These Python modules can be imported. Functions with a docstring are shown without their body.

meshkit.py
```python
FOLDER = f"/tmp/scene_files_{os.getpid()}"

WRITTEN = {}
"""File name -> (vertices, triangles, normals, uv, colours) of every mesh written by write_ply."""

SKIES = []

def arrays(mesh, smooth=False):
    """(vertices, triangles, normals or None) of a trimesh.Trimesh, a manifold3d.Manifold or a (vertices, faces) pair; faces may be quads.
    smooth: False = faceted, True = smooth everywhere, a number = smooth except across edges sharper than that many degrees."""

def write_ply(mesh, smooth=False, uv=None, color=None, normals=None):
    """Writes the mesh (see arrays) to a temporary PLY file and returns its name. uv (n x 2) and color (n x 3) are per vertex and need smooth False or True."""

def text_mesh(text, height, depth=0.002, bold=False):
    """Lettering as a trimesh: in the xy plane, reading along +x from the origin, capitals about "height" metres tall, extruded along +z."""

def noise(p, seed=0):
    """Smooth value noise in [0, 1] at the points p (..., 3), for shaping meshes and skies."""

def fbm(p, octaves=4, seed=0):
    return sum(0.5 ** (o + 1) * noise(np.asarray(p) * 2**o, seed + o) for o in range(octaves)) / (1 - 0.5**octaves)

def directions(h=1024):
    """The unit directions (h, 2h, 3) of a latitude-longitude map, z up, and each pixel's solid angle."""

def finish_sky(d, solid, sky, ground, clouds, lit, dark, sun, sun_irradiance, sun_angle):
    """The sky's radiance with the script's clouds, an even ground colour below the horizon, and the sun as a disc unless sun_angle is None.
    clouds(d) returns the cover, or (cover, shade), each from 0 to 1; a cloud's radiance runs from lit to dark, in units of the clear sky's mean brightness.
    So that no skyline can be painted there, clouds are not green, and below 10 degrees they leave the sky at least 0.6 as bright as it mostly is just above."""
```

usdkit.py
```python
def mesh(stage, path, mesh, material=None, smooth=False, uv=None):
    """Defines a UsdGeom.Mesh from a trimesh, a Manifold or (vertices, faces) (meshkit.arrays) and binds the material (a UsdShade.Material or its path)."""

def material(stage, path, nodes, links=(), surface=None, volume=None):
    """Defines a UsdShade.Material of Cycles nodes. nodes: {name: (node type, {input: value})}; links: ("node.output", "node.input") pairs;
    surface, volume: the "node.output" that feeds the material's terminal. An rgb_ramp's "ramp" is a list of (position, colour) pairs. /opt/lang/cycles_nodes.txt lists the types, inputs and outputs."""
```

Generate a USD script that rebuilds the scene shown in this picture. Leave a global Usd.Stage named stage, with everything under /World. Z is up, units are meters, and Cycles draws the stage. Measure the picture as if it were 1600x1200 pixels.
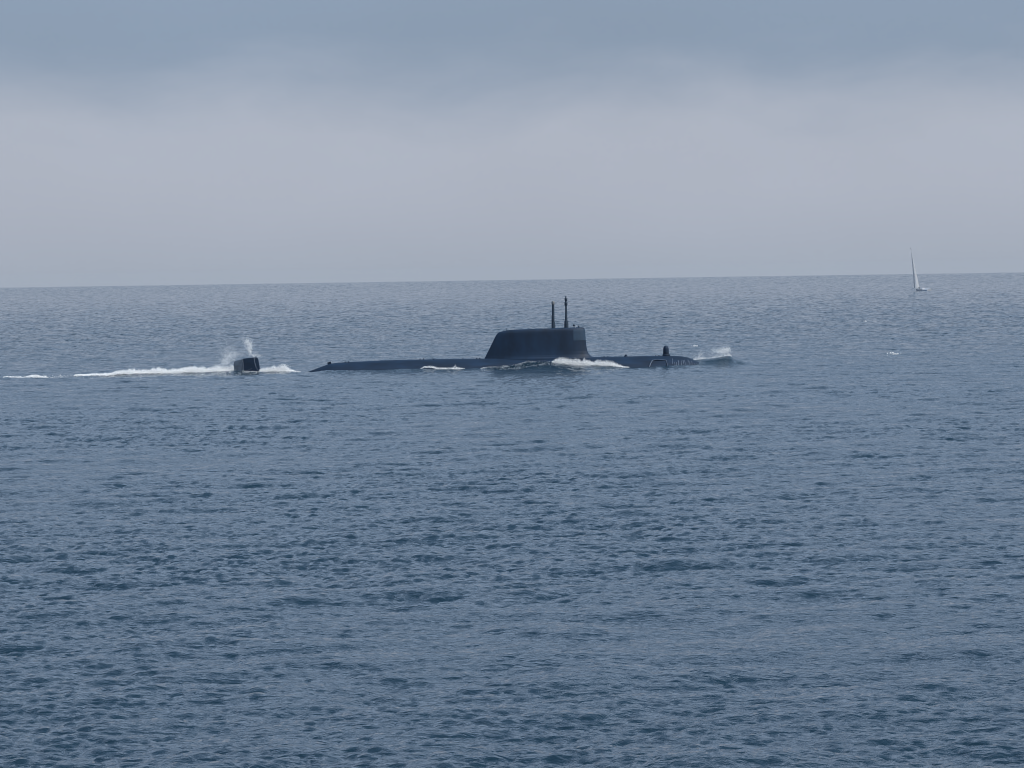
import math
import numpy as np
import trimesh
import usdkit
import meshkit
from pxr import Gf, Sdf, Usd, UsdGeom, UsdLux, UsdShade, Vt
from scipy.ndimage import map_coordinates

stage = Usd.Stage.CreateInMemory()
UsdGeom.SetStageUpAxis(stage, UsdGeom.Tokens.z)
UsdGeom.SetStageMetersPerUnit(stage, 1.0)
world = UsdGeom.Xform.Define(stage, '/World')
stage.SetDefaultPrim(world.GetPrim())
UsdGeom.Scope.Define(stage, '/World/Looks')

# ------------------------------------------------------------------ camera, sky, sun, exposure
CAM_H = 20.4
FPX = 5250.0                      # focal length in pixels of a 1600 px wide picture
PITCH = -1.921                    # degrees
ROLL = 0.86
cam = UsdGeom.Camera.Define(stage, '/World/camera')
cam.CreateHorizontalApertureAttr(36.0)
cam.CreateVerticalApertureAttr(27.0)
cam.CreateFocalLengthAttr(36.0 * FPX / 1600.0)
cam.CreateClippingRangeAttr((1.0, 200000.0))
cam.CreateExposureAttr(0.0)
p, r = math.radians(PITCH), math.radians(ROLL)
fwd = np.array([0, math.cos(p), math.sin(p)])
up0 = np.array([0, -math.sin(p), math.cos(p)])
right0 = np.array([1.0, 0, 0])
up = up0 * math.cos(r) + right0 * math.sin(r)
right = right0 * math.cos(r) - up0 * math.sin(r)
cam.AddTransformOp().Set(Gf.Matrix4d(*right, 0, *up, 0, *(-fwd), 0, 0, 0, CAM_H, 1))

SUN_AZ, SUN_EL = math.radians(115), math.radians(50)     # towards the sun: azimuth from +y to +x
SKY_STRENGTH = 0.1
sd = np.array([math.sin(SUN_AZ) * math.cos(SUN_EL), math.cos(SUN_AZ) * math.cos(SUN_EL), math.sin(SUN_EL)])

dome = UsdLux.DomeLight.Define(stage, '/World/sky')
dome.CreateIntensityAttr(1.0)
S = 1.0 / SKY_STRENGTH
def c(rgb, k=S):
    return tuple(k * v for v in rgb)
LOW = (0.395, 0.445, 0.535)          # air right over the horizon
HAZY = (0.435, 0.475, 0.57)        # pale haze layer over the horizon
DECK = (0.255, 0.33, 0.45)       # blue grey stratus above it
ZEN = (0.57, 0.73, 0.98)           # unseen bright sky above the deck, shaped for the sea's tone
sky_mat = usdkit.material(stage, '/World/Looks/sky', {
    'tc': ('texture_coordinate', {}),
    'sep': ('separate_xyz', {}),
    'sky': ('sky_texture', {'sky_type': 'single_scattering', 'sun_disc': False, 'sun_elevation': SUN_EL, 'sun_rotation': SUN_AZ,
                            'altitude': 20.0, 'air_density': 1.0, 'aerosol_density': 2.0, 'ozone_density': 1.0}),
    # the ragged lower edge of the cloud deck: drawn-out noise shifts the elevation at which it starts
    'map': ('mapping', {'scale': (19.0, 19.0, 55.0), 'location': (2.3, 0.4, 0.0)}),
    'n': ('noise_texture', {'scale': 1.0, 'detail': 5.0, 'roughness': 0.52, 'distortion': 0.3}),
    'nc': ('math', {'math_type': 'multiply_add', 'value2': 0.030, 'value3': -0.015}),
    'ze': ('math', {'math_type': 'add'}),
    'deck': ('map_range', {'range_type': 'smoothstep', 'from_min': 0.036, 'from_max': 0.073, 'clamp': True}),
    'map2': ('mapping', {'scale': (9.0, 9.0, 18.0), 'location': (7.1, 3.4, 1.0)}),
    'n2': ('noise_texture', {'scale': 1.0, 'detail': 6.0, 'roughness': 0.5}),
    'tone': ('map_range', {'from_min': 0.3, 'from_max': 0.7, 'to_min': 0.97, 'to_max': 1.03, 'clamp': True}),
    'zen': ('map_range', {'range_type': 'smoothstep', 'from_min': 0.07, 'from_max': 0.24, 'clamp': True}),
    'high': ('mix_color', {'a': c(DECK), 'b': c(ZEN)}),
    'lowf': ('map_range', {'range_type': 'smoothstep', 'from_min': -0.004, 'from_max': 0.026, 'clamp': True}),
    'low': ('mix_color', {'a': c(LOW), 'b': c(HAZY)}),
    'topf': ('map_range', {'range_type': 'smoothstep', 'from_min': 0.17, 'from_max': 0.60, 'clamp': True}),
    'top': ('mix_color', {'b': c((0.19, 0.32, 0.53))}),  # unseen upper sky, made darker to deepen the wave faces
    'mix': ('mix_color', {}),
    'ton': ('vector_math', {'math_type': 'scale'}),
    'cl': ('mix_color', {'fac': 0.9}),
    'bg': ('background_shader', {'strength': SKY_STRENGTH}),
}, [('tc.generated', 'sep.vector'), ('tc.generated', 'map.vector'), ('map.vector', 'n.vector'), ('n.fac', 'nc.value1'),
    ('sep.z', 'ze.value1'), ('nc.value', 'ze.value2'), ('ze.value', 'deck.value'), ('sep.z', 'zen.value'),
    ('tc.generated', 'map2.vector'), ('map2.vector', 'n2.vector'), ('n2.fac', 'tone.value'),
    ('sep.z', 'lowf.value'), ('lowf.result', 'low.fac'), ('low.result', 'mix.a'),
    ('zen.result', 'high.fac'), ('sep.z', 'topf.value'), ('topf.result', 'top.fac'), ('high.result', 'top.a'), ('top.result', 'mix.b'), ('deck.result', 'mix.fac'),
    ('mix.result', 'ton.vector1'), ('tone.result', 'ton.scale'),
    ('sky.color', 'cl.a'), ('ton.vector', 'cl.b'), ('cl.result', 'bg.color')], surface='bg.background')
UsdShade.MaterialBindingAPI.Apply(dome.GetPrim()).Bind(sky_mat)

sun = UsdLux.DistantLight.Define(stage, '/World/sun')
sun.CreateIntensityAttr(1.25)
sun.CreateNormalizeAttr(True)
sun.CreateAngleAttr(1.0)
sun.CreateColorAttr(Gf.Vec3f(1.0, 0.97, 0.92))
zax = sd
xax = np.cross([0, 0, 1.0], zax); xax /= np.linalg.norm(xax)
yax = np.cross(zax, xax)
sun.AddTransformOp().Set(Gf.Matrix4d(*xax, 0, *yax, 0, *zax, 0, 0, 0, 0, 1))

# ------------------------------------------------------------------ helpers
used = {}
def numbered(path):
    k = used.get(path, 0); used[path] = k + 1
    return path if k == 0 else f'{path}_{k:03d}'
def tag(prim, label=None, cat=None, group=None, kind=None):
    for key, v in (('label', label), ('category', cat), ('group', group), ('kind', kind)):
        if v:
            prim.SetCustomDataByKey(key, v)
    return prim
def obj(name, mesh, mat, parent=None, smooth=35):
    base = str(parent.GetPath()) if parent else '/World'
    return usdkit.mesh(stage, numbered(f'{base}/{name}'), mesh, mat, smooth=smooth).GetPrim()
def thing(name, loc=(0, 0, 0)):
    x = UsdGeom.Xform.Define(stage, numbered(f'/World/{name}'))
    x.AddTranslateOp().Set(Gf.Vec3d(*map(float, loc)))
    return x.GetPrim()
def cat_mesh(ms):
    return trimesh.util.concatenate([trimesh.Trimesh(m.vertices, m.faces, process=False) for m in ms])
def box(cx, cy, cz, sx, sy, sz):
    m = trimesh.creation.box((sx, sy, sz)); m.apply_translation((cx, cy, cz)); return m
def lathe(profile, at=(0, 0, 0), n=24):
    m = trimesh.creation.revolve(np.asarray(profile, float), sections=n); m.apply_translation(at); return m
def loft(rings, cap=True):
    """rings: list of (n,3) closed rings in order; returns a trimesh."""
    n = len(rings[0]); v = np.vstack(rings); f = []
    for i in range(len(rings) - 1):
        a = i * n + np.arange(n); b = i * n + (np.arange(n) + 1) % n
        f += [np.stack([a, b, b + n], 1), np.stack([a, b + n, a + n], 1)]
    if cap:
        for i, flip in ((0, True), (len(rings) - 1, False)):
            ctr = len(v); v = np.vstack([v, rings[i].mean(0)])
            a = i * n + np.arange(n); b = i * n + (np.arange(n) + 1) % n
            t = np.stack([a, b, np.full(n, ctr)], 1)
            f.append(t[:, ::-1] if flip else t)
    m = trimesh.Trimesh(v, np.vstack(f), process=False)
    trimesh.repair.fix_normals(m)
    return m

# ------------------------------------------------------------------ materials
def mat_rough(name, col, rough, var=0.25, scale=1.0, spec=0.4, metallic=0.0, stretch=(1, 1, 1), fine=0.0):
    lo = tuple(v * (1 - var) for v in col); hi = tuple(v * (1 + var) for v in col)
    return usdkit.material(stage, f'/World/Looks/{name}', {
        'tc': ('texture_coordinate', {}), 'm': ('mapping', {'scale': stretch}),
        'n': ('noise_texture', {'scale': scale, 'detail': 5.0, 'roughness': 0.6}),
        'r': ('rgb_ramp', {'ramp': [(0.3, lo), (0.7, hi)]}),
        'b': ('bump', {'strength': 0.4, 'distance': 0.02}),
        'p': ('principled_bsdf', {'roughness': rough, 'specular_ior_level': spec, 'metallic': metallic}),
    }, [('tc.object', 'm.vector'), ('m.vector', 'n.vector'), ('n.fac', 'r.fac'), ('r.color', 'p.base_color'), ('n.fac', 'b.height'), ('b.normal', 'p.normal')], surface='p.BSDF')
M = {}
M['rubber'] = mat_rough('hull_rubber', (0.0045, 0.017, 0.040), 0.65, 0.4, 0.5, 0.25, stretch=(0.4, 1, 1.6))
M['sail'] = mat_rough('sail_rubber', (0.005, 0.020, 0.047), 0.65, 0.4, 0.35, 0.3, stretch=(1, 1, 0.5))
M['paler_front'] = mat_rough('sail_paler_tone', (0.015, 0.038, 0.07), 0.55, 0.15, 0.8)
M['mast'] = mat_rough('mast_grey', (0.015, 0.03, 0.05), 0.5, 0.2, 3.0)
M['mast_pale'] = mat_rough('mast_pale_grey', (0.14, 0.15, 0.16), 0.5, 0.15, 3.0)
M['pale'] = mat_rough('pale_fitting', (0.6, 0.6, 0.6), 0.4, 0.1, 3.0)
M['side_lit'] = mat_rough('side_lit_grey', (0.06, 0.082, 0.115), 0.4, 0.35, 1.5)  # paler grey with the side light on the rudder's aft end painted in
M['sailcloth'] = usdkit.material(stage, '/World/Looks/sailcloth', {
    'tc': ('texture_coordinate', {}), 'n': ('noise_texture', {'scale': 0.6, 'detail': 3.0}), 'r': ('rgb_ramp', {'ramp': [(0.3, (0.52, 0.54, 0.57)), (0.7, (0.60, 0.62, 0.65))]}),
    'd': ('diffuse_bsdf', {}), 't': ('translucent_bsdf', {}), 'x': ('mix_closure', {'fac': 0.5})},
    [('tc.object', 'n.vector'), ('n.fac', 'r.fac'), ('r.color', 'd.color'), ('r.color', 't.color'), ('d.BSDF', 'x.closure1'), ('t.BSDF', 'x.closure2')], surface='x.closure')
M['gelcoat'] = mat_rough('white_gelcoat', (0.30, 0.32, 0.35), 0.25, 0.05, 0.4)
M['darkspar'] = mat_rough('dark_spar', (0.03, 0.032, 0.035), 0.35, 0.1, 2.0)
M['foam'] = usdkit.material(stage, '/World/Looks/foam', {
    'g': ('geometry', {}), 'n': ('noise_texture', {'scale': 3.0, 'detail': 4.0}),
    'r': ('rgb_ramp', {'ramp': [(0.3, (0.90, 0.92, 0.93)), (0.65, (0.97, 0.97, 0.97))]}),
    'd': ('principled_bsdf', {'roughness': 0.8, 'specular_ior_level': 0.2}), 't': ('translucent_bsdf', {'color': (0.97, 0.98, 0.98)}),
    'x': ('mix_closure', {'fac': 0.45}),
}, [('g.position', 'n.vector'), ('n.fac', 'r.fac'), ('r.color', 'd.base_color'), ('d.BSDF', 'x.closure1'), ('t.BSDF', 'x.closure2')], surface='x.closure')
M['runoff'] = mat_rough('running_water', (0.11, 0.14, 0.19), 0.35, 0.4, 1.5, fine=1)
M['sea'] = usdkit.material(stage, '/World/Looks/sea_water', {
    'g': ('geometry', {}),
    'm1': ('mapping', {'scale': (0.8, 1.4, 1.0), 'rotation': (0, 0, 0.35)}),
    'n1': ('noise_texture', {'scale': 1.7, 'detail': 3.0, 'roughness': 0.55, 'distortion': 0.4}),
    'm2': ('mapping', {'scale': (0.9, 1.3, 1.0), 'rotation': (0, 0, -0.5)}),
    'n2': ('noise_texture', {'scale': 9.0, 'detail': 2.0, 'roughness': 0.5}),
    'b1': ('bump', {'strength': 1.0, 'distance': 0.16, 'filter_width': 0.004}),
    'b2': ('bump', {'strength': 1.0, 'distance': 0.012, 'filter_width': 0.004}),
    'p': ('principled_bsdf', {'base_color': (0.006, 0.020, 0.033), 'roughness': 0.06, 'ior': 1.333, 'specular_ior_level': 0.5}),
}, [('g.position', 'm1.vector'), ('m1.vector', 'n1.vector'), ('g.position', 'm2.vector'), ('m2.vector', 'n2.vector'),
    ('n1.fac', 'b1.height'), ('n2.fac', 'b2.height'), ('b1.normal', 'b2.normal'), ('b2.normal', 'p.normal')], surface='p.BSDF')

# ------------------------------------------------------------------ sea: two ocean spectra, sampled on a fan that gets coarser with distance
RE = 6.371e6
def ocean(L, N, peak, wind, kmin, kmax, seed, mss, iso, power):
    rng = np.random.default_rng(seed)
    k1 = 2 * np.pi * np.fft.fftfreq(N, L / N)
    kx, ky = np.meshgrid(k1, k1, indexing='ij')
    k = np.hypot(kx, ky); k[0, 0] = 1e9
    kp = 2 * np.pi / peak
    w = np.array(wind) / np.hypot(*wind)
    cosd = (kx * w[0] + ky * w[1]) / k
    spread = iso + (1 - iso) * np.abs(cosd) ** 2
    P = k ** power * np.exp(-1.25 * (kp / k) ** 2) * spread * (k > kmin) * (k < kmax)
    h = np.sqrt(P) * (rng.normal(size=P.shape) + 1j * rng.normal(size=P.shape))
    def real(F):
        return np.fft.ifft2(F).real
    s = math.sqrt(mss / (real(1j * kx * h).var() + real(1j * ky * h).var()))
    h = h * s
    lods = []
    for sig in (0.0, 0.45, 1.1, 3.0):
        g = h * np.exp(-0.5 * (k * sig) ** 2)
        lods.append(np.stack([real(1j * kx / k * g), real(1j * ky / k * g), real(g)] + ([real(1j * kx * g), real(1j * ky * g)] if sig == 0 else [])).astype(np.float32))
    return L, N, lods
WIND = (0.30, -0.95)
OC = [ocean(307.0, 1024, 17.0, WIND, 0.0, 5.0, 3, 0.012, 0.15, -4.0), ocean(97.3, 640, 1.9, (-0.15, -1.0), 1.6, 14.0, 8, 0.080, 0.16, -3.1)]
CHOP = 1.1
def disp(x, y, lod=0.0):
    """Displacement of the open sea at points; lod 0..3 picks how strongly short waves are filtered out."""
    lod = np.broadcast_to(np.clip(lod, 0, 3), x.shape)
    out = np.zeros((3,) + x.shape, np.float32)
    gust = np.clip(2.3 * meshkit.fbm(np.stack([x / 40.0, y / 60.0, 0 * x], -1), 5, 4) - 0.15, 0.35, 1.7)
    for oi, (L, N, lods) in enumerate(OC):
        for li in range(4):
            wt = np.clip(1 - np.abs(lod - li), 0, 1)
            on = wt > 0
            if not on.any():
                continue
            cc = np.stack([x[on] / L * N, y[on] / L * N])
            for a in range(3):
                out[a][on] += wt[on] * (gust[on] if oi else 1.0) * map_coordinates(lods[li][a], cc, order=1, mode='grid-wrap')
    out[:2] *= -CHOP
    return out

D = 700.0                          # the submarine's distance
def X(px): return (px - 800.0) / 7.5
RIDGE_X = np.array([X(v) for v in (735, 765, 800, 830, 855, 872, 902, 936, 965)])
RIDGE_Z = np.array([0.0, 0.3, 0.75, 1.35, 1.6, 1.45, 0.65, 0.1, 0.0])
BOW_X = np.array([33.0, 35.5, 37.6, 41.0, 43.5, 45.0, 45.9, 46.8, 48.5, 52.0])
BOW_Z = np.array([0.0, 0.5, 1.35, 1.6, 1.75, 1.95, 2.05, 1.35, 0.7, 0.0])
def swell(x, y):
    """The water that the submarine's passage piles up."""
    z = np.interp(x, RIDGE_X, RIDGE_Z) * np.exp(-0.5 * ((y - (D - 6.0)) / np.where(y < D - 6.0, 9.0, 2.0)) ** 2)
    yb = D + 3.0 + (x - 40.0) * 0.35
    z = z + np.interp(x, BOW_X, BOW_Z) * np.exp(-0.5 * ((y - yb) / np.where(y < yb, 3.2, 4.5)) ** 2)
    z = z + 0.55 * np.exp(-0.5 * ((y - (D - 2)) / 2.2) ** 2) * np.interp(x, [-95, -75, -60, -52, -44], [0, 0.5, 1, 0.8, 0])
    z = z + (0.25 + 0.5 * meshkit.fbm(np.stack([x / 5.0, y / 3.0, 0 * x], -1), 3, 9)) * np.interp(x, [-46, -38, -8, 0, 16, 24, 36, 42], [0, 0.9, 0.9, 0.3, 0.3, 0.7, 0.8, 0]) * np.exp(-0.5 * ((y - (D - 6.5)) / 2.0) ** 2)
    return z
def slopes(x, y):
    out = np.zeros((2,) + x.shape, np.float32)
    for L, N, lods in OC:
        cc = np.stack([x.ravel() / L * N, y.ravel() / L * N])
        for a in range(2):
            out[a] += map_coordinates(lods[0][3 + a], cc, order=1, mode='grid-wrap').reshape(x.shape)
    return out
def sea_z(x, y):
    x, y = np.asarray(x, float), np.asarray(y, float)
    return disp(x, y)[2] + swell(x, y)

def steps(r0, r1, d0, d1):
    out, rr = [], r0
    while rr < r1:
        out.append(rr); rr += d0 + (d1 - d0) * (rr - r0) / (r1 - r0)
    return out
radii = np.array([3.0, 20, 50, 80, 105, 118] + steps(124, 350, 0.26, 0.42) + steps(350, 760, 0.45, 0.75) + steps(760, 1500, 0.9, 2.0)
                 + steps(1500, 3500, 2.2, 7.0) + steps(3500, 13500, 9, 160))
fan = np.radians(np.concatenate([[-180, -140, -100, -70, -45, -30, -20, -15, -12], np.linspace(-10.6, 10.6, 505), [12, 15, 20, 30, 45, 70, 100, 140, 180]]))
R, A = np.meshgrid(radii, fan, indexing='ij')
x0, y0 = R * np.sin(A), R * np.cos(A)
step = np.gradient(radii)
lod = np.interp(np.log(step), np.log([0.5, 1.0, 2.5, 7.0]), [0, 1, 2, 3])[:, None] + 0 * A
d = disp(x0, y0, lod)
d[:2] *= np.clip((R - 60) / 40, 0, 1)
zs = swell(x0, y0)
sea_v = np.stack([x0 + d[0], y0 + d[1], d[2] + zs - R ** 2 / (2 * RE)], -1).reshape(-1, 3)
nr, na = R.shape
ii = (np.arange(nr - 1)[:, None] * na + np.arange(na - 1)[None]).ravel()
quads = np.stack([ii, ii + na, ii + na + 1, ii + 1], 1)
hole = np.arange(na - 1)
ctr = len(sea_v); sea_v = np.vstack([sea_v, [[0, 0, -0.3]]])
tri = np.vstack([quads[:, [0, 2, 1]], quads[:, [0, 3, 2]], np.stack([np.full(na - 1, ctr), hole + 1, hole], 1)])
n0 = np.cross(sea_v[tri[len(tri) // 3, 1]] - sea_v[tri[len(tri) // 3, 0]], sea_v[tri[len(tri) // 3, 2]] - sea_v[tri[len(tri) // 3, 0]])
if n0[2] < 0:
    tri = tri[:, ::-1]
sea_prim = obj('sea', (sea_v, tri), M['sea'], smooth=True)
# far off the sheet is too coarse for the short waves: there the normals carry their slopes
na_ = UsdGeom.Mesh(sea_prim).GetNormalsAttr()
nv = np.array(na_.Get())
sl = slopes(x0, y0) * (1.0 - 0.38 * np.clip((R - 1200) / 2500, 0, 1))      # the farthest vertices stand for whole groups of waves
far_n = np.stack([-sl[0], -sl[1], np.ones_like(sl[0])], -1).reshape(-1, 3)
far_n /= np.linalg.norm(far_n, axis=1)[:, None]
wf = np.clip((R.ravel() - 450) / 700, 0, 1)[:, None] * (1 - np.clip(zs.ravel() / 0.3, 0, 1))[:, None]
nn = nv[:-1] * (1 - wf) + far_n * wf
nv[:-1] = nn / np.linalg.norm(nn, axis=1)[:, None]
na_.Set(Vt.Vec3fArray.FromNumpy(nv.astype(np.float32)))
tag(sea_prim, 'open grey blue sea with short choppy waves out to the horizon', 'sea', kind='structure')

# haze: one closed even box round everything
hz = trimesh.creation.box((44000, 44000, 90.0)); hz.apply_translation((0, 0, 42.0 - 45.0))
M['haze'] = usdkit.material(stage, '/World/Looks/haze', {'v': ('principled_volume', {'color': (0.50, 0.56, 0.60), 'density': 1.0e-5, 'anisotropy': 0.0})}, volume='v.volume')
tag(obj('haze', hz, M['haze'], smooth=False), 'thin sea haze that fades the horizon', 'haze', kind='stuff')

# ------------------------------------------------------------------ submarine (local x towards the bow, z up from the waterline)
sub = thing('submarine', (0, D, 0))
tag(sub, 'large black submarine running on the surface with tall sail and two raised masts', 'submarine')
top_x = [-62, -58, -54, -50, -46, -42.7, -40, -38, -36, -31, -26.7, -16, 0, 20, 32, 35.3, 37, 39, 42, 45.3]
top_z = [-2.9, -2.5, -2.0, -1.4, -0.75, 0.02, 1.02, 1.70, 1.95, 2.12, 2.27, 2.36, 2.3, 2.3, 2.38, 2.2, 1.85, 0.9, -0.9, -3.0]
bot_x = [-62, -50, -40, -30, -15, 35, 40, 43.5, 45.3]
bot_z = [-4.1, -5.6, -7.2, -8.4, -9.0, -9.0, -7.8, -5.8, -3.6]
wid_x = [-62, -54, -46, -38, -30, -18, -8, 34, 39, 43, 45.3]
wid_y = [0.5, 1.4, 2.6, 3.9, 4.8, 5.5, 5.65, 5.65, 4.6, 2.6, 0.3]
def ring(xx, n=48):
    zt, zb, wv = np.interp(xx, top_x, top_z), np.interp(xx, bot_x, bot_z), np.interp(xx, wid_x, wid_y)
    t = np.linspace(0, 2 * np.pi, n, endpoint=False)
    zc, hz_ = (zt + zb) / 2, (zt - zb) / 2
    return np.stack([np.full(n, xx), wv * np.cos(t), zc + hz_ * np.sin(t)], 1)
xs = np.unique(np.concatenate([np.linspace(-62, -34, 34), np.linspace(-34, 32, 40), np.linspace(32, 45.3, 28)]))
hull = obj('hull', loft([ring(v) for v in xs]), M['rubber'], sub, smooth=50)
def deck_z(xx, yy=0.0):
    zt, zb, wv = np.interp(xx, top_x, top_z), np.interp(xx, bot_x, bot_z), np.interp(xx, wid_x, wid_y)
    return (zt + zb) / 2 + (zt - zb) / 2 * math.sqrt(max(0.0, 1 - (yy / wv) ** 2))
def side_y(xx, zz):
    zt, zb, wv = np.interp(xx, top_x, top_z), np.interp(xx, bot_x, bot_z), np.interp(xx, wid_x, wid_y)
    return -wv * math.sqrt(max(0.0, 1 - ((zz - (zt + zb) / 2) / ((zt - zb) / 2)) ** 2))

# sail: streamlined plan, raked trailing edge, filleted leading foot, rounded top edge
lv_z = np.array([1.2, 2.2, 2.45, 2.9, 3.6, 4.8, 6.2, 7.2, 7.7, 8.0, 8.2, 8.32, 8.38])
lv_aft = np.array([-6.2, -5.75, -5.6, -5.35, -5.0, -4.4, -3.72, -3.22, -2.85, -2.3, -1.4, -0.4, 0.6])
lv_fwd = np.array([17.9, 17.3, 16.7, 16.15, 15.8, 15.6, 15.48, 15.4, 15.36, 15.3, 15.24, 15.1, 14.8])
lv_w = np.array([2.0, 1.95, 1.82, 1.72, 1.66, 1.6, 1.52, 1.45, 1.4, 1.33, 1.2, 1.0, 0.7])
def sail_ring(z, n=96, grow=0.0):
    a, f, w = (np.interp(z, lv_z, q) for q in (lv_aft, lv_fwd, lv_w))
    t = np.linspace(0, 2 * np.pi, n, endpoint=False)
    s = (1 - np.cos(t)) / 2                                   # 0 at the nose, 1 at the tail
    prof = np.where(s < 0.24, np.sqrt(np.clip(1 - ((0.24 - s) / 0.24) ** 2, 0, 1)), np.where(s < 0.5, 1.0, 1 - 0.96 * ((s - 0.5) / 0.5) ** 2.0))
    xx = f - (f - a) * s
    yy = (w * prof + grow) * np.where(np.sin(t) >= 0, 1, -1) * (np.abs(np.sin(t)) > 1e-9)
    xx = xx + grow * np.clip(1 - s / 0.1, 0, 1)
    zz = z + 0.02 * (xx - 6.0) * np.clip((z - 3) / 5, 0, 1)
    return np.stack([xx, yy, zz], 1)
zz = np.unique(np.concatenate([lv_z, np.linspace(1.2, 8.38, 40)]))
sail = obj('sail', loft([sail_ring(z) for z in zz]), M['sail'], sub, smooth=50)
# thin layer in a paler tone round the top of the sail's leading edge
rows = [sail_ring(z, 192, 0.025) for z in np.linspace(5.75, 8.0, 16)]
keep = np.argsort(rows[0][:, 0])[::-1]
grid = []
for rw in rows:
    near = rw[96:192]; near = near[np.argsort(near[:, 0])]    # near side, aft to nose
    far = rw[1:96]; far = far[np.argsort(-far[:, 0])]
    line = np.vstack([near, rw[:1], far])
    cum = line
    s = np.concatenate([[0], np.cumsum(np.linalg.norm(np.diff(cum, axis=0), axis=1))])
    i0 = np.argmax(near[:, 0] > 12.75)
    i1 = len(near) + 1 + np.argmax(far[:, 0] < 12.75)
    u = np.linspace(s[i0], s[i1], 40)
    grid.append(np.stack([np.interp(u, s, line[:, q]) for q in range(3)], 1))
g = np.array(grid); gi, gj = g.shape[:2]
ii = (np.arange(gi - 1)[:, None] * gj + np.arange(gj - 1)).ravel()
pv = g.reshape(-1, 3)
paler_front = trimesh.Trimesh(pv, np.vstack([np.stack([ii, ii + 1, ii + gj + 1], 1), np.stack([ii, ii + gj + 1, ii + gj], 1)]), process=False)
obj('leading_edge_paler', paler_front, M['paler_front'], sail, smooth=60)
def sail_top(xx): return 8.38 + 0.02 * (xx - 6.0)
# fittings and a rough crew figure on top of the sail
m = box(0, 0, 0.0, 0.06, 0.9, 0.75); m.apply_transform(trimesh.transformations.rotation_matrix(math.radians(38), [0, 1, 0])); m.apply_translation((13.55, -0.15, sail_top(13.5) + 0.22))
obj('bridge_windscreen', m, M['pale'], sail)
obj('bridge_crew_blob', cat_mesh([lathe([(0, 0), (0.07, 0), (0.07, 0.35), (0, 0.35)], (13.1, -0.2, sail_top(13.1) - 0.05)),
                             trimesh.creation.icosphere(2, 0.22).apply_translation((13.1, -0.2, sail_top(13.1) + 0.45))]), M['mast'], sail)  # rough dark stand-in for a crew member on the bridge
obj('navigation_light', lathe([(0, -0.1), (0.16, -0.1), (0.16, 0.16), (0.09, 0.3), (0, 0.33)], (14.1, -0.1, sail_top(14.1))), M['mast'], sail)
obj('whip_base', lathe([(0, -0.6), (0.09, -0.6), (0.09, 0.1), (0.03, 0.14), (0.03, 0.55), (0, 0.55)], (-0.9, 0, 8.1)), M['mast'], sail)
# masts
def mast(name, xx, y, label, housing, shaft, head, hm):
    z0 = sail_top(xx) - 0.15
    mm = obj(name, lathe(shaft, (xx, y, z0)), M['mast'], sub)
    obj('mast_housing', lathe(housing, (xx, y, z0)), M['mast'], mm)
    obj('mast_head', lathe(head, (xx, y, z0)), hm, mm)
    tag(mm, label)
    return mm
ma = mast('optronic_mast', X(866), -0.05, 'shorter mast behind, with pale sensor head and thin pole beside it',
     [(0, 0), (0.42, 0), (0.4, 0.55), (0.34, 1.35), (0, 1.35)],
     [(0, 1.2), (0.28, 1.2), (0.26, 2.6), (0.24, 5.1), (0, 5.1)],
     [(0, 5.05), (0.27, 5.05), (0.34, 5.2), (0.34, 5.6), (0.24, 5.78), (0, 5.8)], M['mast_pale'])
obj('pole', cat_mesh([lathe([(0, 0), (0.045, 0), (0.045, 2.6), (0, 2.6)], (X(863.4), -0.2, sail_top(8.5)), 10),
                      box(X(863.6), -0.2, sail_top(8.5) + 2.55, 0.55, 0.08, 0.08)]), M['mast'], ma)
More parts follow.
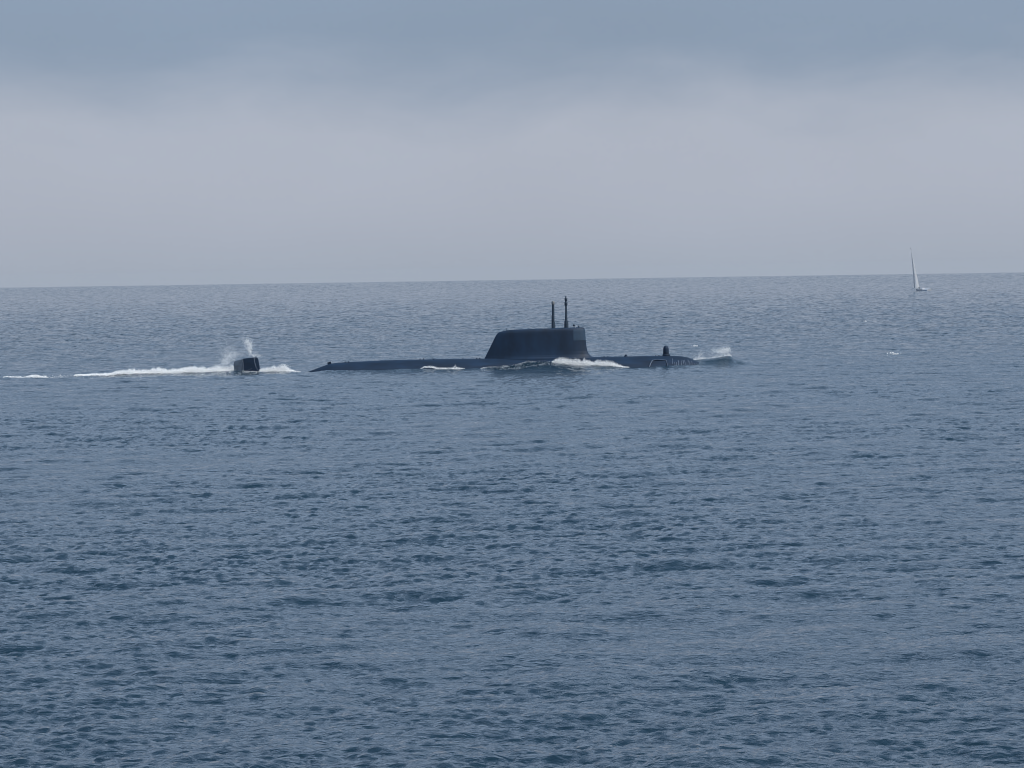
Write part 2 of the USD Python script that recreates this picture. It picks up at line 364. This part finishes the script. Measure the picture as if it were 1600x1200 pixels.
mb = mast('communications_mast', X(886.2), 0.0, 'taller mast in front, tapering to a slim stepped sensor head',
     [(0, 0), (0.46, 0), (0.44, 1.0), (0.4, 1.62), (0.2, 1.7), (0, 1.7)],
     [(0, 1.6), (0.27, 1.6), (0.22, 3.0), (0.19, 4.8), (0, 4.8)],
     [(0, 4.7), (0.2, 4.7), (0.33, 4.95), (0.33, 5.4), (0.2, 5.55), (0.2, 5.75), (0.3, 5.85), (0.3, 6.25), (0.14, 6.45), (0.1, 6.75), (0, 6.8)], M['mast'])
# rudder standing out of the water over the sunken stern
def plate(pts, thick, chamfer=0.12, taper_top=0.6, yc=0.0):
    """A fin from its side outline (x, z): thick in the middle, thinner near its ends."""
    pts = np.array(pts, float); cx = pts.mean(0)
    rings = []
    for yy, k in ((-thick / 2, 0.94), (-thick / 2 + chamfer, 1.0), (thick / 2 - chamfer, 1.0), (thick / 2, 0.94)):
        q = cx + (pts - cx) * k
        zrel = (pts[:, 1] - pts[:, 1].min()) / np.ptp(pts[:, 1])
        rings.append(np.stack([q[:, 0], yc + yy * (1 - (1 - taper_top) * zrel), q[:, 1]], 1))
    return loft(rings)
rx = lambda px: X(px)
rud = obj('rudder', plate([(rx(380.5), -4.2), (rx(380.5), 3.05), (rx(388), 3.18), (rx(401), 3.28), (rx(403.5), 3.1), (rx(404.5), 2.6), (rx(407.8), -0.2), (rx(409), -4.2)], 1.0), M['rubber'], sub)
tag(rud, 'dark upper rudder standing clear of the water behind the hull')
obj('rudder_lit_aft', plate([(rx(366.2), -3.6), (rx(366.0), 2.5), (rx(372), 2.72), (rx(380.2), 2.98), (rx(380.2), -3.6)], 0.85, taper_top=0.7), M['side_lit'], rud)  # aft end of the rudder, coloured paler where light catches its side
# forward sensor dome, deck fittings
dz = deck_z(X(1041.4)) - 0.1
dome_p = obj('sonar_dome', lathe([(0, 0), (0.62, 0.0), (0.60, 1.35), (0.56, 1.7), (0.44, 1.98), (0.25, 2.14), (0, 2.2)], (X(1041.4), 0, dz)), M['rubber'], sub)
obj('dome_foot', lathe([(0, -0.1), (0.82, -0.1), (0.8, 0.28), (0.66, 0.42), (0, 0.42)], (X(1041.6), 0, dz)), M['rubber'], dome_p)
for px, h, s in ((657, 0.3, 0.35), (662.5, 0.34, 0.3), (678, 0.22, 0.7), (724, 0.22, 0.4), (745.5, 0.26, 0.35), (750.2, 0.3, 0.4), (540, 0.26, 0.3), (545.5, 0.3, 0.3),
                 (944.5, 0.26, 0.4), (950.5, 0.28, 0.35), (1025, 0.2, 0.35), (1030, 0.22, 0.35)):
    z = deck_z(X(px)) - 0.05
    obj('cleat', cat_mesh([box(X(px), -0.5, z + h * 0.25, s * 0.5, 0.25, h * 0.6), box(X(px), -0.5, z + h * 0.6, s * 0.85, 0.22, h * 0.25)]), M['rubber'], sub)
z = deck_z(X(978.5))
obj('capstan', lathe([(0, -0.1), (0.42, -0.1), (0.36, 0.1), (0.24, 0.22), (0.26, 0.36), (0.12, 0.46), (0, 0.46)], (X(978.5), -0.3, z - 0.05), 16), M['rubber'], sub)
z = deck_z(X(515))
hb = trimesh.creation.box((0.75, 0.6, 0.5)); hb.apply_transform(trimesh.transformations.rotation_matrix(math.radians(-12), [0, 1, 0])); hb.apply_translation((X(515), 0, z + 0.12))
obj('stern_light_box', hb, M['rubber'], sub)
# forward hydroplane folded against the flank
def side_strip(pts, wid, off=0.1, nseg=6):
    """A strip that follows the hull's near flank along (x, z) points."""
    pts = np.array(pts, float)
    s = np.concatenate([[0], np.cumsum(np.linalg.norm(np.diff(pts, axis=0), axis=1))])
    u = np.linspace(0, s[-1], max(4, int(s[-1] / 0.15)))
    q = np.stack([np.interp(u, s, pts[:, 0]), np.interp(u, s, pts[:, 1])], 1)
    t = np.gradient(q, axis=0); t /= np.linalg.norm(t, axis=1)[:, None]
    nrm = np.stack([-t[:, 1], t[:, 0]], 1)
    rg = []
    for i in range(len(q)):
        w = wid[i * len(wid) // len(q)] if hasattr(wid, '__len__') else wid
        rr = []
        for k, o in ((-1, 0.0), (-0.5, off), (0.5, off), (1, 0.0), (0, -0.05)):
            pp = q[i] + nrm[i] * w / 2 * k
            rr.append((pp[0], side_y(pp[0], pp[1]) - o, pp[1]))
        rg.append(np.array(rr))
    return loft(rg)
ctrs = [(X(1014), -0.4), (X(1018.5), 1.35), (X(1039), 1.42), (X(1041.5), -0.4)]
vv, ff = [], []
nx, nz = 16, 10
for off in (0.22, -0.15):
    for i in range(nx + 1):
        for j in range(nz + 1):
            u, w_ = i / nx, j / nz
            e = 0.0
            xx = ctrs[0][0] * (1 - u) * (1 - w_) + ctrs[3][0] * u * (1 - w_) + ctrs[1][0] * (1 - u) * w_ + ctrs[2][0] * u * w_
            zc = -0.4 + (1.4 + 0.4) * w_
            vv.append((xx, side_y(xx, zc) - off, zc))
hp = trimesh.convex.convex_hull(np.array(vv))
obj('hydroplane', hp, M['rubber'], sub)

# ------------------------------------------------------------------ foam, spray, running water
ICO = trimesh.creation.icosphere(0, 1.0)
def blobs(pts, rad, rng, flat=0.8):
    n = len(pts); v0 = ICO.vertices; f0 = ICO.faces
    q = rng.normal(size=(n, 4)); q /= np.linalg.norm(q, axis=1)[:, None]
    w, x, y, z = q.T
    Rm = np.stack([np.stack([1 - 2 * (y * y + z * z), 2 * (x * y - z * w), 2 * (x * z + y * w)], -1),
                   np.stack([2 * (x * y + z * w), 1 - 2 * (x * x + z * z), 2 * (y * z - x * w)], -1),
                   np.stack([2 * (x * z - y * w), 2 * (y * z + x * w), 1 - 2 * (x * x + y * y)], -1)], 1)
    sc = rad[:, None] * rng.uniform(0.6, 1.3, (n, 3))
    v = np.einsum('nij,nkj->nki', Rm, v0[None] * sc[:, None, :])
    v[:, :, 2] *= flat
    v = v + pts[:, None, :]
    f = f0[None] + (np.arange(n) * len(v0))[:, None, None]
    return v.reshape(-1, 3), f.reshape(-1, 3)
def foam(name, stations, n, rmin, rmax, label, seed, ysp=0.8, top_noise=0.33, on_sea=True):
    """stations: rows (x, z low, z high, y). Clumps fill the band between the two heights, thick below and ragged on top."""
    rng = np.random.default_rng(seed)
    st = np.array(stations, float)
    seg = np.linalg.norm(np.diff(st[:, [0]], axis=0), axis=1) * (0.15 + (st[1:, 2] - st[1:, 1] + st[:-1, 2] - st[:-1, 1]) / 2)
    cdf = np.concatenate([[0], np.cumsum(seg)]); cdf /= cdf[-1]
    u = np.interp(rng.uniform(size=n), cdf, np.arange(len(st)))
    xx, lo, hi, yc = (np.interp(u, np.arange(len(st)), st[:, k]) for k in range(4))
    rag = 1 + top_noise * 2 * (meshkit.fbm(np.stack([xx * 0.9, 0 * xx, 0 * xx + seed], 1), 4) - 0.5) + top_noise * 0.7 * (meshkit.noise(np.stack([xx * 2.0, 0 * xx, 0 * xx + seed], 1)) - 0.5)
    t = rng.beta(1.0, 1.9, n) * 1.25
    base = lo + (sea_z(xx, yc) if on_sea else 0)
    zz = base + (hi - lo) * rag * t
    yy = yc + rng.normal(size=n) * ysp * (1.1 - 0.7 * t)
    if on_sea:
        zz = np.maximum(zz, sea_z(xx, yy) - 0.02 + (hi - lo) * rag * t * 0.6)
    rad = rmin + (rmax - rmin) * rng.beta(1.2, 2.2, n) * (1.1 - 1.0 * t) 
    o = obj(name, blobs(np.stack([xx, yy, zz], 1), rad, rng, 0.65), M['foam'], smooth=True)
    return tag(o, label, 'foam', kind='stuff')
def spray(name, ctr_rows, n, label, seed, rmin=0.012, rmax=0.035):
    """Droplets: rows (x, y, z, spread x, spread z, weight)."""
    rng = np.random.default_rng(seed)
    cr = np.array(ctr_rows, float)
    k = rng.choice(len(cr), n, p=cr[:, 5] / cr[:, 5].sum())
    q = cr[k]
    pts = np.stack([q[:, 0] + rng.normal(size=n) * q[:, 3], q[:, 1] + rng.normal(size=n) * 0.5 * (0.4 + q[:, 3]), q[:, 2] + rng.normal(size=n) * q[:, 4]], 1)
    dens = meshkit.fbm(np.stack([pts[:, 0] * 0.9, pts[:, 2] * 0.6, pts[:, 1] * 0.3], 1), 4, seed)
    ok = (rng.uniform(size=n) < np.clip((dens - 0.32) * 3, 0.05, 1)) & (pts[:, 2] > sea_z(pts[:, 0], pts[:, 1]))
    pts = pts[ok]
    o = obj(name, blobs(pts, rng.uniform(rmin, rmax, len(pts)), rng, 1.0), M['foam'], smooth=True)
    return tag(o, label, 'spray', kind='stuff')

yn = D - 5.0
foam('bow_wash_foam', [(X(862), -0.05, 0.2, yn - 0.2), (X(868), 0.05, 0.9, yn - 0.3), (X(874), 0.0, 1.25, yn - 0.4), (X(888), -0.05, 1.0, yn - 0.5), (X(902), -0.1, 1.05, yn - 0.6),
                       (X(915), -0.1, 1.0, yn - 0.6), (X(936), -0.1, 0.95, yn - 0.6), (X(950), -0.1, 0.8, yn - 0.5), (X(965), -0.1, 0.55, yn - 0.4), (X(982), -0.05, 0.12, yn - 0.3)],
     14000, 0.025, 0.14, 'thick white foam spilling along the hull below the front of the sail', 11, ysp=0.45)
foam('flank_foam', [(X(658), -0.1, 0.1, yn - 0.1), (X(664), 0.3, 0.6, yn - 0.1), (X(676), 0.2, 0.75, yn), (X(686), -0.1, 0.3, yn - 0.1), (X(700), -0.1, 0.12, yn - 0.2), (X(708), -0.1, 0.25, yn - 0.2),
                    (X(712), -0.1, 0.75, yn - 0.1), (X(718), -0.1, 0.35, yn - 0.1), (X(727), -0.1, 0.15, yn - 0.1)],
     1800, 0.025, 0.12, 'small white foam patch lapping the flank behind the sail', 12, ysp=0.25)
foam('wake_foam', [(X(120), -0.1, 0.12, D - 3), (X(165), -0.1, 0.3, D - 3), (X(200), -0.1, 0.7, D - 2.6), (X(240), -0.1, 0.8, D - 2.4), (X(275), -0.1, 0.85, D - 1.6), (X(290), -0.1, 1.15, D - 1),
                   (X(310), -0.1, 1.0, D - 0.5), (X(340), -0.1, 1.2, D), (X(354), -0.1, 1.3, D + 0.8), (X(364), -0.1, 1.5, D + 1.4), (X(369), -0.1, 0.5, D + 2)],
     35000, 0.03, 0.16, 'long white foam wake trailing behind the rudder', 13, ysp=1.0)
foam('rudder_foam', [(X(406), -0.1, 0.7, D - 0.4), (X(420), -0.1, 0.85, D - 0.6), (X(436), -0.1, 0.9, D - 0.6), (X(444), -0.1, 1.25, D - 0.6), (X(450), -0.1, 0.8, D - 0.6), (X(463), -0.1, 0.15, D - 0.6)],
     7000, 0.025, 0.14, 'white foam heap between the rudder and the sloping stern', 14, ysp=0.6)
foam('wake_end_foam', [(X(8), -0.1, 0.15, D - 3), (X(28), -0.1, 0.3, D - 3), (X(40), -0.1, 0.2, D - 3), (X(52), -0.1, 0.45, D - 3), (X(64), -0.1, 0.45, D - 3), (X(77), -0.1, 0.1, D - 3)],
     1800, 0.05, 0.16, 'short detached streak of white foam at the far end of the wake', 15, ysp=0.6)
def bow_y(x): return D + 3.0 + (x - 40.0) * 0.35
foam('bow_crest_foam', [(x, -0.05, h, bow_y(x) + 0.6) for x, h in ((38.0, 0.3), (39.0, 0.9), (40.0, 0.5), (42, 0.35), (43.5, 0.5), (44.6, 0.7), (45.6, 0.6), (46.2, 0.1))],
     1000, 0.025, 0.11, 'white crest on the wave thrown up at the bow', 16, ysp=0.5)
spray('bow_spray', [(39.2, bow_y(39), 2.4, 0.5, 0.5, 1), (43.0, bow_y(43) + 0.5, 3.0, 1.0, 0.35, 2), (44.2, bow_y(44.5) + 0.5, 2.9, 0.9, 0.45, 3), (45.2, bow_y(45.3) + 0.5, 3.1, 0.4, 0.4, 2)],
      4800, 'thin white spray blown off the wave at the bow', 17)
spray('rudder_spray', [(X(388.5), D + 1, 6.2, 0.55, 0.7, 2.2), (X(389.5), D + 1, 5.0, 0.4, 0.6, 1), (X(391), D + 1, 4.2, 0.2, 0.4, 0.7), (X(397), D + 0.5, 3.6, 0.6, 0.25, 1.6),
                       (X(357), D + 2, 2.6, 1.0, 0.9, 3.4), (X(360), D + 2, 4.2, 1.1, 0.9, 1.6), (X(372), D + 1, 4.3, 1.2, 0.5, 1.0), (X(352), D, 2.0, 0.8, 0.5, 1.5), (X(445), D, 1.2, 0.6, 0.35, 0.8)],
      14000, 'plume of white spray rising over the rudder', 18)
rng = np.random.default_rng(5)
streaks = []
px = 1050.0
while px < 1089:
    hull_top = deck_z(X(px)) - 0.35
    b = hull_top * rng.uniform(0.55, 1.0); a = b - rng.uniform(0.5, 1.3)
    streaks.append(side_strip([(X(px), b), (X(px) + 0.04, (a + b) / 2), (X(px), a)], rng.uniform(0.07, 0.15), 0.12))
    px += rng.uniform(2.4, 5.6)
tag(obj('bow_runoff', cat_mesh(streaks).apply_translation((0, D, 0)), M['runoff'], smooth=True), 'thin white strands of water draining down the bow', 'water', kind='stuff')
rim = [side_strip([(X(1013), -0.1), (X(1015.5), 0.8), (X(1019), 1.5)], 0.24, 0.4), side_strip([(X(1018), 1.52), (X(1028), 1.60), (X(1040), 1.5)], 0.09, 0.3), side_strip([(X(1040.5), 1.5), (X(1042), 0.2)], 0.12, 0.3)]
def rudder_strip(pts, w):
    pts = np.array(pts, float); rings = []
    for i, (px, zz_) in enumerate(pts):
        y = D - 0.5 + 0.2 * (zz_ + 4.2) / 7.5
        rings.append(np.array([(X(px) - w / 2, y + 0.05, zz_), (X(px), y - 0.06, zz_), (X(px) + w / 2, y + 0.05, zz_), (X(px), y + 0.1, zz_)]))
    return loft(rings)
tag(obj('rudder_runoff', cat_mesh([rudder_strip([(397.5, 3.1), (398.6, 2.2), (400.5, 1.3), (403.5, 0.6), (405.5, -0.1)], 0.2), rudder_strip([(379.5, 2.6), (381.2, 1.6), (381.2, 0.8), (379.8, -0.1)], 0.16),
                                   rudder_strip([(394, 1.0), (389, 0.7), (385.5, 0.3), (383, -0.1)], 0.2)]), M['runoff'], smooth=True), 'pale strands of water running down the rudder', 'water', kind='stuff')
tag(obj('hydroplane_runoff', cat_mesh(rim).apply_translation((0, D, 0)), M['runoff'], smooth=True), 'white water line running round the folded hydroplane', 'water', kind='stuff')

rng = np.random.default_rng(41)
fx = rng.uniform(X(752), X(915), 3500); fy = yn - 0.4 - np.abs(rng.normal(size=3500)) * 4.0
fd = meshkit.fbm(np.stack([fx * 0.7, fy * 0.5, 0 * fx], 1), 4, 2)
fk = rng.uniform(size=3500) < np.clip((fd - 0.33) * 3, 0.12, 1)
fx, fy = fx[fk], fy[fk]
tag(obj('lightening_flecks', blobs(np.stack([fx, fy, sea_z(fx, fy) + 0.03], 1), rng.uniform(0.02, 0.055, len(fx)), rng, 0.4), M['foam'], smooth=True),
    'thin scattered flecks of foam added to lighten the swell under the sail', 'foam', kind='stuff')  # added flecks that brighten a swell mirroring the dark sail

fx = rng.uniform(X(60), X(470), 5200); fy = D - 2.0 + rng.normal(size=5200) * np.interp(fx, [X(60), X(300), X(470)], [4.0, 3.0, 2.0])
fd = meshkit.fbm(np.stack([fx * 0.35, fy * 0.9, 0 * fx + 7], 1), 4, 6)
fk = rng.uniform(size=5200) < np.clip((fd - 0.42) * 5, 0.02, 1)
fx, fy = fx[fk], fy[fk]
tag(obj('wake_flecks', blobs(np.stack([fx, fy, sea_z(fx, fy) + 0.02], 1), rng.uniform(0.03, 0.12, len(fx)), rng, 0.3), M['foam'], smooth=True),
    'broken lacy flecks of foam strewn beside the wake and round the rudder', 'foam', kind='stuff')

# whitecaps beyond
def at(px, py):
    """The point of the sea under a pixel of the 1600 px picture."""
    dirv = fwd + right * (px - 800) / FPX - up * (py - 600) / FPX
    t = -CAM_H / dirv[2]
    for _ in range(4):
        q = dirv * t; t = -(CAM_H + (q[0] ** 2 + q[1] ** 2) / (2 * RE)) / dirv[2]
    return dirv[0] * t, dirv[1] * t
def whitecap(px, py, w, h, n, label, seed):
    x, y = at(px, py)
    rng = np.random.default_rng(seed)
    t = rng.normal(size=n)
    xx, yy = x + t * w / 2.4, y + rng.normal(size=n) * 0.6 + 0.3 * t
    zz = sea_z(xx, yy) - (xx ** 2 + yy ** 2) / (2 * RE) + 0.15 + h * rng.uniform(0, 1, n) ** 2 * np.exp(-t * t / 2)
    o = obj('whitecap', blobs(np.stack([xx, yy, zz], 1), rng.uniform(0.05, 0.2, n), rng), M['foam'], smooth=True)
    return tag(o, label, 'whitecap', kind='stuff')
whitecap(1397, 555, 2.2, 0.25, 26, 'small breaking whitecap alone to the right of the bow wave', 31)
whitecap(1086, 541, 1.0, 0.3, 22, 'tiny whitecap just above the bow wave, beyond the dome on the foredeck', 32)
whitecap(1352, 503, 0.8, 0.3, 10, 'tiny bright whitecap far off, left of and below the sailing yacht', 33)
whitecap(1455, 501, 2.0, 0.3, 16, 'faint whitecap far off, directly below the stern of the sailing yacht', 34)

# ------------------------------------------------------------------ sailing yacht far off, heeling to the left
bx, by = at(1437.5, 454.5)
yacht = UsdGeom.Xform.Define(stage, numbered('/World/sailing_yacht'))
yacht.AddTranslateOp().Set(Gf.Vec3d(bx, by, -(bx * bx + by * by) / (2 * RE)))
yacht.AddRotateZOp().Set(112.0)                                   # local +x is the bow
yacht.AddRotateXOp().Set(-13.0)
yacht = yacht.GetPrim()
tag(yacht, 'white sailing yacht far off, heeling left under two tall narrow sails', 'sailing boat')
sc = 1.0
def hull_ring(u):
    xx = -15.5 + 22.0 * u
    w = 2.6 * (math.sin(math.pi * min(1, 0.28 + 0.72 * u)) ** 0.75 if u < 1 else 0.0) + 0.03
    fb = 1.5 + 0.7 * u ** 2
    t = np.linspace(0, 2 * np.pi, 20, endpoint=False)
    zz = np.where(np.sin(t) > 0, fb * np.clip(np.sin(t) * 1.6, 0, 1), -1.0 * np.abs(np.sin(t)) * (1 - 0.8 * u))
    return np.stack([np.full(20, xx), w * np.sign(np.cos(t)) * np.abs(np.cos(t)) ** 0.6, zz], 1)
obj('hull', loft([hull_ring(u) for u in np.linspace(0, 1, 18)]), M['gelcoat'], yacht)
cab = trimesh.creation.box((7.0, 2.6, 0.7)); cab.vertices[cab.vertices[:, 2] > 0] *= (0.85, 0.8, 1); cab.apply_translation((-3.5, 0, 1.85))
obj('cabin', cab, M['gelcoat'], yacht)
obj('mast', lathe([(0, 0.5), (0.2, 0.5), (0.17, 20), (0.1, 36.4), (0, 36.4)], (0, 0, 0), 12), M['darkspar'], yacht)
def cloth(corners, belly, side, n=14):
    """A thin bellied sail between luff (tack, head) and leech (clew, head)."""
    tack, head, clew = map(np.array, corners)
    V = []
    for off in (0,):
        for i in range(n + 1):
            a = tack + (head - tack) * i / n; b = clew + (head - clew) * i / n
            for j in range(n + 1):
                u = j / n
                pnt = a + (b - a) * u + np.array([0, side, 0]) * (belly * math.sin(math.pi * u) * (1 - i / n) ** 0.6 + off)
                pnt[0] -= 0.9 * math.sin(math.pi * i / n) * u          # roach
                V.append(pnt)
    V = np.array(V); m_ = (n + 1) ** 2
    ii = (np.arange(n)[:, None] * (n + 1) + np.arange(n)).ravel()
    q = np.vstack([np.stack([ii, ii + 1, ii + n + 2], 1), np.stack([ii, ii + n + 2, ii + n + 1], 1)])
    return trimesh.Trimesh(V, q, process=False)
obj('mainsail', cloth([(-0.3, 0, 3.2), (-0.3, 0, 36.0), (-7.0, 6.2, 3.4)], 1.3, 1.0), M['sailcloth'], yacht, smooth=True)
obj('jib', cloth([(6.2, 0, 2.2), (0.4, 0, 33.0), (-2.0, 4.8, 3.6)], 1.4, 1.0), M['sailcloth'], yacht, smooth=True)
boom = trimesh.creation.cylinder(0.14, segment=[(-0.2, 0, 3.0), (-7.2, 6.3, 3.2)], sections=10)
obj('boom', boom, M['darkspar'], yacht)
